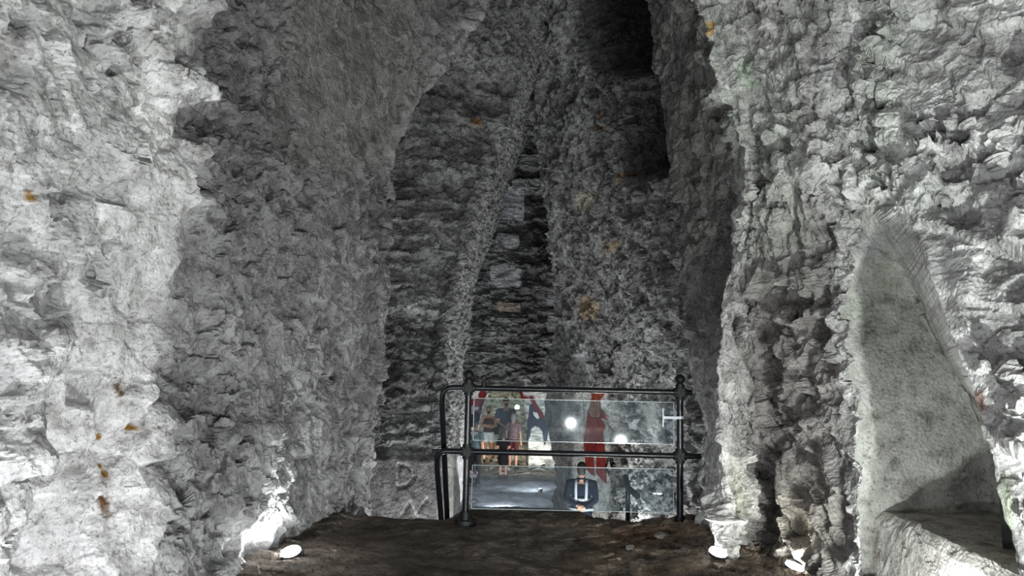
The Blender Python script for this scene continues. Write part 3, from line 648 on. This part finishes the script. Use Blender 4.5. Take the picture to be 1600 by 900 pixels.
# ================================================================== RAILING
RY = 6.42
def X_at(px, py): p = P(px, py, RY); return p
pl0 = P(728, 818, RY); pr0 = P(1062, 824, RY); pl1 = P(731, 607, RY); pr1 = P(1063, 612, RY)
zt = (pl1.z + pr1.z) / 2; zm = (P(727, 707, RY).z + P(1063, 711, RY).z) / 2
rail = empty('railing', (0, RY, 0), 0, label='black tubular railing with ball finials and two glass infill panels on the ledge edge', cat='railing')
def L(p): return Vector(p) - Vector((0, RY, 0))
xl, xr = (pl0.x + pl1.x) / 2, (pr0.x + pr1.x) / 2
def post(x):
    bm = bmesh.new(); cyl(bm, L((x, RY, -.04)), L((x, RY, zt + .06)), .028, n=24)
    for z in (.33, .62): cyl(bm, L((x, RY, z)), L((x, RY, z + .012)), .031, n=24)
    p = mk('post', bm, M['black_paint'], rail)
    bm = bmesh.new(); cyl(bm, L((x, RY, -.04)), L((x, RY, .035)), .095, .09, n=28); cyl(bm, L((x, RY, .035)), L((x, RY, .10)), .046, .040, n=24)
    for k in range(4):
        a = k * math.pi / 2 + .78; cyl(bm, L((x + .068 * math.cos(a), RY + .068 * math.sin(a), .03)), L((x + .068 * math.cos(a), RY + .068 * math.sin(a), .052)), .012, n=6)
    mk('base_flange', bm, M['black_cast'], p)
    bm = bmesh.new(); cyl(bm, L((x, RY, zt + .05)), L((x, RY, zt + .075)), .026, n=20); ell(bm, L((x, RY, zt + .112)), .043, 24); cyl(bm, L((x, RY, zt + .06)), L((x, RY, zt + .068)), .036, n=20)
    mk('ball_finial', bm, M['black_cast'], p)
    for z in (zt, zm):
        bm = bmesh.new(); cyl(bm, L((x, RY, z - .062)), L((x, RY, z + .062)), .039, n=24); cyl(bm, L((x - .055, RY, z)), L((x + .055, RY, z)), .037, n=24)
        box(bm, L((x, RY, z)), (.082, .082, .085), bev=.012)
        cyl(bm, L((x, RY - .05, z)), L((x, RY - .036, z)), .010, n=6)
        mk('clamp', bm, M['black_cast'], p)
post(xl); post(xr)
# long rails; their left ends turn back and run down as the stair handrail
bm = bmesh.new()
tube(bm, [L((xr + .10, RY, zt)), L((P(691, 615, RY).x, RY, zt)), L(P(691, 640, 6.5)), L(P(699, 815, 6.85)), L(P(699, 815, 6.85) + Vector((.02, .05, -1.6)))], .0245, bend=.15, n=18)
mk('top_rail', bm, M['black_paint'], rail)
bm = bmesh.new()
tube(bm, [L((xr + .18, RY, zm)), L((P(683, 710, RY).x, RY, zm)), L(P(683, 735, 6.47)), L(P(690, 815, 6.65)), L(P(690, 815, 6.65) + Vector((.02, .05, -1.6)))], .0245, bend=.14, n=18)
mk('middle_rail', bm, M['black_paint'], rail)
bm = bmesh.new(); cyl(bm, L((xl + .13, RY, zt + .01)), L((xl + .13, RY, zt + .055)), .022, n=16); mk('rail_plug', bm, M['black_cast'], rail)
bm = bmesh.new(); cyl(bm, L((xl - .205, RY, zm)), L((xl - .30, RY, zm)), .016, n=16); mk('rail_stub', bm, M['black_cast'], rail)
for nm, za, zb in (('upper', P(900, 691, RY).z, P(900, 625.5, RY).z), ('lower', P(900, 798, RY).z, P(900, 730, RY).z)):
    x0, x1 = xl + .05, xr - .055; c = ((x0 + x1) / 2, RY, (za + zb) / 2)
    bm = bmesh.new(); box(bm, L(c), (x1 - x0, .010, zb - za)); g = mk('glass_panel', bm, M['glass'], rail, smooth=False)
    bm = bmesh.new()
    for z in (za, zb): box(bm, L((c[0], RY, z)), (x1 - x0, .0104, .004))
    for x in (x0, x1): box(bm, L((x, RY, c[2])), (.004, .0104, zb - za))
    mk('polished_edge', bm, M['glass_edge'], g, smooth=False)
    for x, s in ((xl, 1), (xr, -1)):
        for z in (zb - .085, za + .06):
            bm = bmesh.new(); box(bm, L((x + s * .062, RY, z)), (.075, .034, .05), bev=.012); cyl(bm, L((x + s * .075, RY - .02, z)), L((x + s * .075, RY - .017, z)), .012, n=14)
            mk('glass_clip', bm, M['clip'], rail)
# small steel arm with an upright bar fixed to the right post
zz = P(1050, 652, RY).z
bm = bmesh.new(); box(bm, L((xr - .085, RY - .045, zz)), (.14, .012, .022), bev=.003); box(bm, L((xr - .155, RY - .045, zz)), (.010, .014, .16), bev=.003); cyl(bm, L((xr, RY, zz - .012)), L((xr, RY, zz + .012)), .033, n=20)
mk('latch_arm', bm, mat('bright_steel', (.5, .53, .58), .4, .2, noise=.1), rail)
# black hose coiled round the foot of the right post
bm = bmesh.new(); pts = []
for k in range(90):
    a = k * .21; r = .085 + .018 * math.sin(k * .37) + .0006 * k
    pts.append((xr + .26 + r * 1.15 * math.cos(a), RY - .05 + r * .6 * math.sin(a), .05 + .035 * (k / 90) + .06 * (1 + math.sin(a * 1.03 + .6)) * .5))
pts += [(xr + .36, RY - .12, .05), (xr + .40, RY - .1, .045), (xr + .46, RY - .02, .05)]
tube(bm, pts, .009, n=8)
tag(mk('cable', bm, M['rubber']), 'black cable coiled on the earth round the foot of the right railing post', 'cable')
# stair handrail rising beyond the ledge
hp = P(984, 830, 7.25); top = P(981, 762, 7.25)
hr = empty('stair_handrail', (hp.x, 7.25, -2.1), 0, label='short black stair handrail post seen through the lower glass panel', cat='handrail')
bm = bmesh.new(); cyl(bm, (0, 0, 0), (top.x - hp.x, 0, top.z + 2.1), .024, n=18); p = mk('post', bm, M['black_paint'], hr)
bm = bmesh.new(); cyl(bm, (0, 0, 0), (0, 0, .03), .08, n=20); mk('base_flange', bm, M['black_cast'], p)
a = P(977, 744, 7.35); b = P(996, 775, 6.9); o = Vector((hp.x, 7.25, -2.1))
bm = bmesh.new(); tube(bm, [a - o, top - o, b - o], .030, bend=.05); mk('handrail', bm, M['black_cast'], hr)

# loose chalk lumps at the foot of the right ridge and on the earth
def lump(name, loc, s, seed, label, group, m='chalk', tint=(1, 1, 1)):
    rnd = random.Random(seed); bm = bmesh.new(); bmesh.ops.create_icosphere(bm, subdivisions=3, radius=1)
    pl = [(Vector((rnd.gauss(0, 1), rnd.gauss(0, 1), rnd.gauss(0, 1))).normalized(), rnd.uniform(.55, .85)) for _ in range(11)]
    for v in bm.verts:
        for n, d in pl:
            e = v.co.dot(n) - d
            if e > 0: v.co -= n * e
        v.co = Vector((v.co.x * s[0], v.co.y * s[1], v.co.z * s[2]))
    me = bpy.data.meshes.new(name); bm.to_mesh(me); bm.free(); a = me.color_attributes.new('tint', 'FLOAT_COLOR', 'POINT')
    a.data.foreach_set('color', np.tile(np.array([*tint, 1], np.float32), len(me.vertices)))
    o = link(name, me, M[m]); o.location = loc; o.rotation_euler = (0, 0, rnd.uniform(0, 6)); return tag(o, label, 'rock', group)
for k, (px, py, s, lab) in enumerate(((1106, 838, (.06, .06, .13), 'tall pale chalk lump leaning against the foot of the bright right ridge'),
        (1033, 842, (.09, .07, .035), 'flat pale stone bedded in the earth below the right railing post'),
        (985, 858, (.05, .04, .02), 'small pale stone bedded in the earth left of the spotlight glow'),
        (1088, 856, (.035, .03, .03), 'small grey chalk lump between the flat pale stone and the bright ridge'))):
    p = G(px, py); lump('chalk_lump', (p.x, p.y, s[2] * .6), s, 40 + k, lab, None, tint=(.75, .72, .66))

# ---- framed information board leaning in the back of the niche
bd = empty('information_board', P(1566, 842, 3.95), 0, label='black framed board leaning on the niche shelf behind the right buttress', cat='board')
bd.location.z = .485; bd.rotation_euler = (R(-14), 0, R(-28))
bm = bmesh.new(); Wd, Hh = .62, .44
box(bm, (Wd / 2, 0, .022), (Wd, .03, .044), bev=.004); box(bm, (Wd / 2, 0, Hh - .02), (Wd, .03, .044), bev=.004)
box(bm, (.022, 0, Hh / 2), (.044, .03, Hh), bev=.004); box(bm, (Wd - .022, 0, Hh / 2), (.044, .03, Hh), bev=.004); mk('frame', bm, M['black_cast'], bd, smooth=False)
bm = bmesh.new(); box(bm, (Wd / 2, .004, Hh / 2), (Wd - .08, .012, Hh - .08)); mk('panel', bm, mat('board_panel', (.62, .64, .68), .5, noise=.06, scale=6), bd, smooth=False)

# ================================================================== PAINTED FIGURES ON THE CHALK
def patch(name, poly, d, m, parent, key, lift=.02):
    poly = [Vector((x, y)) for x, y in poly]; xs = [p.x for p in poly]; ys = [p.y for p in poly]
    def inside(x, y):
        c = False
        for a, b in zip(poly, poly[1:] + poly[:1]):
            if (a.y > y) != (b.y > y) and x < (b.x - a.x) * (y - a.y) / (b.y - a.y) + a.x: c = not c
        return c
    st = .55; nx = int((max(xs) - min(xs)) / st) + 2; ny = int((max(ys) - min(ys)) / st) + 2; V = {}; bm = bmesh.new(); last = d
    for j in range(ny):
        for i in range(nx):
            x = min(xs) + i * st; y = min(ys) + j * st
            if not inside(x, y): continue
            p = P(x, y, d); hit = BV[key].ray_cast(Vector((p.x, d - 3, p.z)), Vector((0, 1, 0)))[0]
            yy = hit.y if hit is not None and abs(hit.y - d) < .5 else last; last = yy
            V[(i, j)] = bm.verts.new((p.x * 1, yy - lift, p.z)) if True else None
    for (i, j) in list(V):
        if all(k in V for k in ((i + 1, j), (i + 1, j + 1), (i, j + 1))): bm.faces.new((V[(i, j)], V[(i, j + 1)], V[(i + 1, j + 1)], V[(i + 1, j)]))
    for v in [v for v in bm.verts if not v.link_faces]: bm.verts.remove(v)
    o = mk(name, bm, m, None, smooth=False); o.parent = parent
    o.matrix_parent_inverse = Matrix.Translation(-Vector(parent.location)); sd = o.modifiers.new('layer', 'SOLIDIFY'); sd.thickness = .012; sd.offset = 0; return o
PT = {k: mat('paint_' + k, c, .9, 0, .1, .45, 9, .4, 30) for k, c in dict(red=(.20, .03, .028), brown=(.24, .13, .09), orange=(.27, .07, .045), blue=(.045, .055, .08), dark=(.03, .035, .045), white=(.70, .70, .68), darkred=(.20, .03, .035)).items()}
mf = empty('painted_figure', P(930, 690, 14.3), 0, label='life size painted figure in a long red coat on the pillar behind the railing', cat='wall painting')
for nm, c, pl in (('hat', 'orange', [(925, 610), (944, 611), (943, 617), (938, 625), (926, 626), (924, 617)]),
    ('face', 'brown', [(924, 626), (938, 626), (939, 640), (934, 652), (926, 653), (921, 641)]),
    ('coat', 'red', [(920, 641), (925, 653), (935, 653), (939, 640), (946, 645), (952, 651), (949, 657), (941, 658), (946, 664), (946, 671), (943, 675), (944, 690), (947, 711), (914, 711), (913, 690), (916, 665)]),
    ('cuff', 'white', [(939, 653), (946, 654), (947, 658), (940, 657)]),
    ('leg', 'red', [(914, 711), (929, 711), (930, 745), (924, 742), (916, 734)]),
    ('leg', 'red', [(932, 711), (947, 711), (948, 740), (948, 757), (940, 750), (932, 741)])):
    patch(nm, pl, 14.5, PT[c], mf, 'pillar', .03)
mf = empty('painted_figure', P(838, 700, 21.6), 0, label='blue painted figure with a red sash on the white wall right of the portal', cat='wall painting')
for nm, c, pl in (('coat', 'blue', [(827, 633), (834, 630), (842, 640), (852, 652), (857, 668), (856, 682), (848, 676), (842, 668), (836, 666), (829, 671), (824, 678), (823, 660), (826, 648)]),
    ('leg', 'blue', [(823, 672), (830, 670), (829, 680), (825, 692), (822, 690)]), ('leg', 'blue', [(847, 675), (857, 672), (855, 688), (851, 698), (849, 690)]),
    ('sash', 'red', [(826, 619), (833, 620), (840, 634), (848, 646), (852, 655), (847, 654), (838, 642), (830, 628)]),
    ('face', 'white', [(832, 643), (839, 644), (843, 651), (841, 656), (834, 650)])):
    patch(nm, pl, 22, PT[c], mf, 'far', .04 if nm in ('sash', 'face') else .02)
mf = empty('painted_figure', P(815, 616, 21.6), 0, label='short red painted stroke with a dark tip above the portal', cat='wall painting')
patch('stroke', [(810, 607), (816, 607), (818, 619), (827, 621), (826, 623), (814, 623)], 22, PT['red'], mf, 'far'); patch('dark_tip', [(803, 618), (808, 623), (803, 624)], 22, PT['dark'], mf, 'far')
mf = empty('painted_figure', P(745, 650, 21.6), 0, label='red and blue painted figure on the white wall left of the portal', cat='wall painting')
for nm, c, pl in (('head', 'red', [(752, 607), (759, 607), (760, 616), (757, 622), (748, 622), (747, 617)]), ('shoulders', 'darkred', [(735, 624), (748, 622), (757, 622), (756, 631), (751, 641), (744, 646), (736, 640), (734, 630)]),
    ('coat', 'blue', [(734, 634), (746, 644), (750, 646), (748, 658), (744, 668), (732, 668)]), ('face', 'white', [(737, 640), (742, 641), (741, 648), (737, 648)])):
    patch(nm, pl, 22, PT[c], mf, 'far')

# ================================================================== PEOPLE
SK = mat('skin', (.55, .30, .21), .55, noise=.08, scale=12); SK2 = mat('skin_tan', (.42, .21, .14), .55, noise=.08, scale=12)
def cloth(n, c): return mat('cloth_' + n, c, .9, 0, .15, .18, 14, .3, 40)
def fab(name, parts, m, root, vox=.012, it=3):
    """one continuous surface: overlapping limbs fused and smoothed"""
    bm = bmesh.new()
    for p in parts:
        if p[0] == 'c':
            _, a, b, r1, r2 = p; ell(bm, a, r1, 14); ell(bm, b, r2, 14); cyl(bm, a, b, r1, r2, 14)
        elif p[0] == 'e': ell(bm, p[1], p[2], 18, p[3] if len(p) > 3 else None)
    o = mk(name, bm, m, root, smooth=True)
    r = o.modifiers.new('fuse', 'REMESH'); r.mode = 'VOXEL'; r.voxel_size = vox; r.use_smooth_shade = True
    q = o.modifiers.new('soften', 'SMOOTH'); q.factor = .5; q.iterations = it
    return o
def hand(w, d, side, curl):
    """palm, four unequal fingers, thumb from the side; w wrist, d direction"""
    d = Vector(d).normalized(); a = Vector(side).normalized(); n = d.cross(a).normalized(); out = [('c', w, w + d * .07, .024, .033)]
    for k, (o, l) in enumerate(((-.028, .062), (-.010, .072), (.009, .068), (.027, .052))):
        b = w + d * .088 + a * o; m1 = b + (d + n * curl * .5).normalized() * l * .5; m2 = m1 + (d + n * curl).normalized() * l * .5
        out += [('c', b - d * .02, m1, .0095, .009), ('c', m1, m2, .009, .0075)]
    t = w + d * .03 - a * .026; t1 = t + (d * .7 - a * .8 + n * curl * .2).normalized() * .04; out += [('c', t, t1, .012, .011), ('c', t1, t1 + (d + n * curl * .4).normalized() * .03, .010, .008)]
    return out
def person(px, top_py, d, face_deg, label, pose='down', skin=SK, top=None, topcol='vest', bottom=None, legs='shorts', shoes=None, hair=None, hairlen=0, mask=None, cap=None, wide=1., lean=0, group=None, extra=None):
    tp = P(px, top_py, d); fz = -2.1 + .17 * float(sm(14, 23, np.array(d))) ; H = tp.z - fz; k = H / 1.77
    root = empty('person', (tp.x, d, fz), R(face_deg), label=label, cat='person', group=group); root.scale = (k, k, k)
    V = Vector; B = []
    hd = V((0, -.01, 1.645))
    B += [('e', hd, (.075, .094, .112)), ('e', hd + V((0, -.025, -.065)), (.052, .062, .052)), ('c', hd + V((0, -.092, -.002)), hd + V((0, -.108, -.024)), .010, .014), ('e', hd + V((0, -.088, -.066)), (.024, .012, .008)),
          ('e', hd + V((.077, .01, -.01)), (.010, .02, .032)), ('e', hd + V((-.077, .01, -.01)), (.010, .02, .032)), ('c', V((0, .015, 1.58)), V((0, .01, 1.44)), .056, .066)]
    B += [('e', V((0, .005, 1.30)), (.165 * wide, .105, .19)), ('e', V((0, 0, 1.10)), (.138 * wide, .10, .17)), ('e', V((0, .01, .95)), (.165 * wide, .118, .13)), ('c', V((-.13, .01, 1.42)), V((.13, .01, 1.42)), .058, .058)]
    A = {}; fingers = []
    for s in (-1, 1):
        sh = V((s * .185 * wide, .01, 1.41))
        if pose == 'crossed': el = V((s * .235, -.06, 1.16)); wr = V((-s * .03, -.20, 1.16 + s * .025)); hdv = V((-s, -.02, .1)); sd = V((0, 0, 1))
        elif pose == 'behind': el = V((s * .245, .09, 1.16)); wr = V((s * .075, .185, 1.06 + s * .015)); hdv = V((-s, .15, -.25)); sd = V((0, 0, 1))
        elif pose == 'clasp': el = V((s * .235, -.01, 1.14)); wr = V((s * .07, -.19, 1.02)); hdv = V((-s, -.3, -.2)); sd = V((0, 0, 1))
        else: el = V((s * .235, .02, 1.13)); wr = V((s * .235, -.05, .88)); hdv = V((0, -.08, -1)); sd = V((0, 1, 0))
        A[s] = (sh, el, wr); B += [('c', sh, el, .050, .040), ('c', el, wr, .040, .027)] + hand(wr, hdv, sd, .7 * -1)
    Lg = {}
    for s in (-1, 1):
        hp = V((s * .088, .01, .92)); kn = V((s * .10, -.01, .50)); an = V((s * .105, .02, .09)); Lg[s] = (hp, kn, an)
        B += [('c', hp, kn, .085, .056), ('e', kn + V((0, .03, -.14)), (.052, .056, .11)), ('c', kn, an, .052, .036), ('c', an + V((0, .02, -.04)), an + V((s * .01, -.15, -.058)), .036, .026)]
    fab('body', B, skin, root, .009, 2)
    g = .012; T = [('e', V((0, .005, 1.30)), (.165 * wide + g, .105 + g, .165)), ('e', V((0, 0, 1.10)), (.142 * wide + g, .104 + g, .19)), ('e', V((0, .008, .98)), (.165 * wide + g, .12 + g, .10))]
    if topcol == 'vest': T += [('c', V((s * .095, .01, 1.38)), V((s * .085, .01, 1.46)), .035, .022) for s in (-1, 1)]
    else:
        T += [('c', V((-.135 * wide, .01, 1.42)), V((.135 * wide, .01, 1.42)), .064, .064)]
        for s in (-1, 1):
            sh, el, wr = A[s]; T += [('c', sh, sh.lerp(el, .62 if topcol == 'tee' else 1), .062, .058 if topcol == 'tee' else .052)]
            if topcol == 'jacket': T += [('c', el, el.lerp(wr, .93), .052, .038)]
    if topcol == 'jacket': T += [('c', V((0, .005, 1.47)), V((0, .01, 1.50)), .070, .066), ('e', V((0, .01, .92)), (.19, .14, .13))]
    if legs == 'dress': T += [('c', V((0, .01, .98)), V((0, .0, .62)), .175, .20)]
    fab('dress' if legs == 'dress' else ('jacket' if topcol == 'jacket' else 'top'), T, top, root)
    if legs != 'dress':
        Q = [('e', V((0, .01, .93)), (.175 * wide, .13, .10))]
        for s in (-1, 1):
            hp, kn, an = Lg[s]
            if legs == 'shorts': Q += [('c', hp, hp.lerp(kn, .55), .096, .092)]
            else: Q += [('c', hp, kn, .098, .074), ('c', kn, an + V((0, 0, .01)), .074, .062)]
        fab('shorts' if legs == 'shorts' else 'trousers', Q, bottom, root)
    for s in (-1, 1):
        an = Lg[s][2]; fab('shoe', [('c', an + V((0, .025, -.045)), an + V((s * .012, -.165, -.052)), .043, .036), ('e', an + V((0, .015, -.02)), (.046, .052, .045))], shoes, root)
    Hr = [('e', hd + V((0, .018, .022)), (.084, .092, .106)), ('e', hd + V((0, .045, -.03)), (.074, .060, .085))]
    if hairlen: Hr += [('e', hd + V((0, .062, -.05 - hairlen * .4)), (.075, .045, .07 + hairlen * .5))] + [('c', hd + V((s * .068, .02, .0)), hd + V((s * .075, .01, -.08 - hairlen * .4)), .026, .022) for s in (-1, 1)]
    fab('hair', Hr, hair, root, .01, 1)
    if mask: fab('face_mask', [('e', hd + V((0, -.075, -.052)), (.050, .040, .046)), ('c', hd + V((-.074, 0, -.03)), hd + V((-.03, -.085, -.04)), .006, .006), ('c', hd + V((.074, 0, -.03)), hd + V((.03, -.085, -.04)), .006, .006)], mask, root, .008, 1)
    else:
        pass
    if cap: fab('cap', [('e', hd + V((0, .01, .055)), (.092, .104, .078)), ('e', hd + V((0, -.12, .045)), (.062, .06, .010))], cap, root, .01, 1)
    # eyes
    for s in (-1, 1):
        eb = bmesh.new(); ell(eb, hd + V((s * .030, -.086, .014)), (.012, .008, .007), 10); mk('eye', eb, EYE, root)
    if extra: extra(root)
    return root
EYE = mat('eye', (.05, .04, .04), .3)
blk = cloth('black', (.012, .012, .014)); HB = mat('hair_dark', (.02, .015, .012), .6, noise=.4, scale=60); HG = mat('hair_grey', (.28, .26, .25), .6, noise=.3, scale=60)
shoe = mat('shoe_dark', (.03, .028, .03), .6, noise=.2)
def bands(root):
    st = mat('reflective_band', (.50, .53, .58), .45, noise=.08)
    V = Vector
    def strap(pts, w=.045):
        bm = bmesh.new(); A = []
        for p, t in pts:
            p = V(p); t = V(t).normalized() * w / 2; A.append((bm.verts.new(p - t), bm.verts.new(p + t)))
        for a, b in zip(A[:-1], A[1:]): bm.faces.new((a[0], b[0], b[1], a[1]))
        o = mk('reflective_band', bm, st, root); sd = o.modifiers.new('t', 'SOLIDIFY'); sd.thickness = .006
    ring = lambda z, ax, ay: [((ax * math.sin(a), .006 + ay * math.cos(a), z), (0, 0, 1)) for a in [2 * math.pi * k / 36 for k in range(37)]]
    strap(ring(1.16, .183, .130)); strap(ring(1.0, .215, .158))
    for s in (-1, 1): strap([((s * .085, .128, z), (1, 0, 0)) for z in (1.13, 1.2)] + [((s * .088, .126, 1.3), (1, 0, 0)), ((s * .088, .112, 1.4), (1, 0, 0)), ((s * .088, .085, 1.46), (1, 0, 0)), ((s * .088, .01, 1.492), (1, 0, 0))])
person(909, 721, 12.6, 172, 'person with back turned in dark navy jacket with reflective bands, hands clasped behind', 'behind', top=cloth('navy', (.012, .016, .032)), topcol='jacket', bottom=blk, legs='trousers', shoes=shoe, hair=HB, wide=1.12, extra=bands)
person(764, 635, 23.2, 4, 'person with folded arms in dark red sleeveless top, white shorts and black face mask', 'crossed', SK2, cloth('dark_red', (.055, .015, .018)), 'vest', cloth('white', (.75, .74, .72)), 'shorts', shoe, HB, 0, blk)
person(776, 645, 23.9, -8, 'person in black top and white shorts half hidden behind the folded-arms person', 'down', SK2, blk, 'vest', cloth('white_cotton', (.7, .7, .7)), 'shorts', shoe, HB, .12)
person(791, 621, 22.9, 6, 'tall person in blue T-shirt with dark cap and face mask', 'clasp', SK, cloth('blue', (.075, .10, .15)), 'tee', cloth('grey_blue', (.16, .18, .22)), 'shorts', shoe, HB, 0, blk, blk, wide=1.1)
person(803, 645, 21.9, 160, 'grey-haired person in dusky pink top seen from behind', 'down', SK, cloth('dusky_pink', (.26, .16, .17)), 'tee', cloth('maroon', (.10, .03, .035)), 'shorts', shoe, HG, .03)
person(787, 673, 20.6, 185, 'short person in black dress seen from behind in front of the group', 'clasp', SK2, cloth('black_dress', (.008, .008, .010)), 'tee', None, 'dress', shoe, HB, .06)
person(744, 656, 19.4, 150, 'dark-haired person in grey-green top beside the left railing post', 'down', SK2, cloth('grey_green', (.07, .10, .11)), 'tee', blk, 'trousers', shoe, HB, 0)
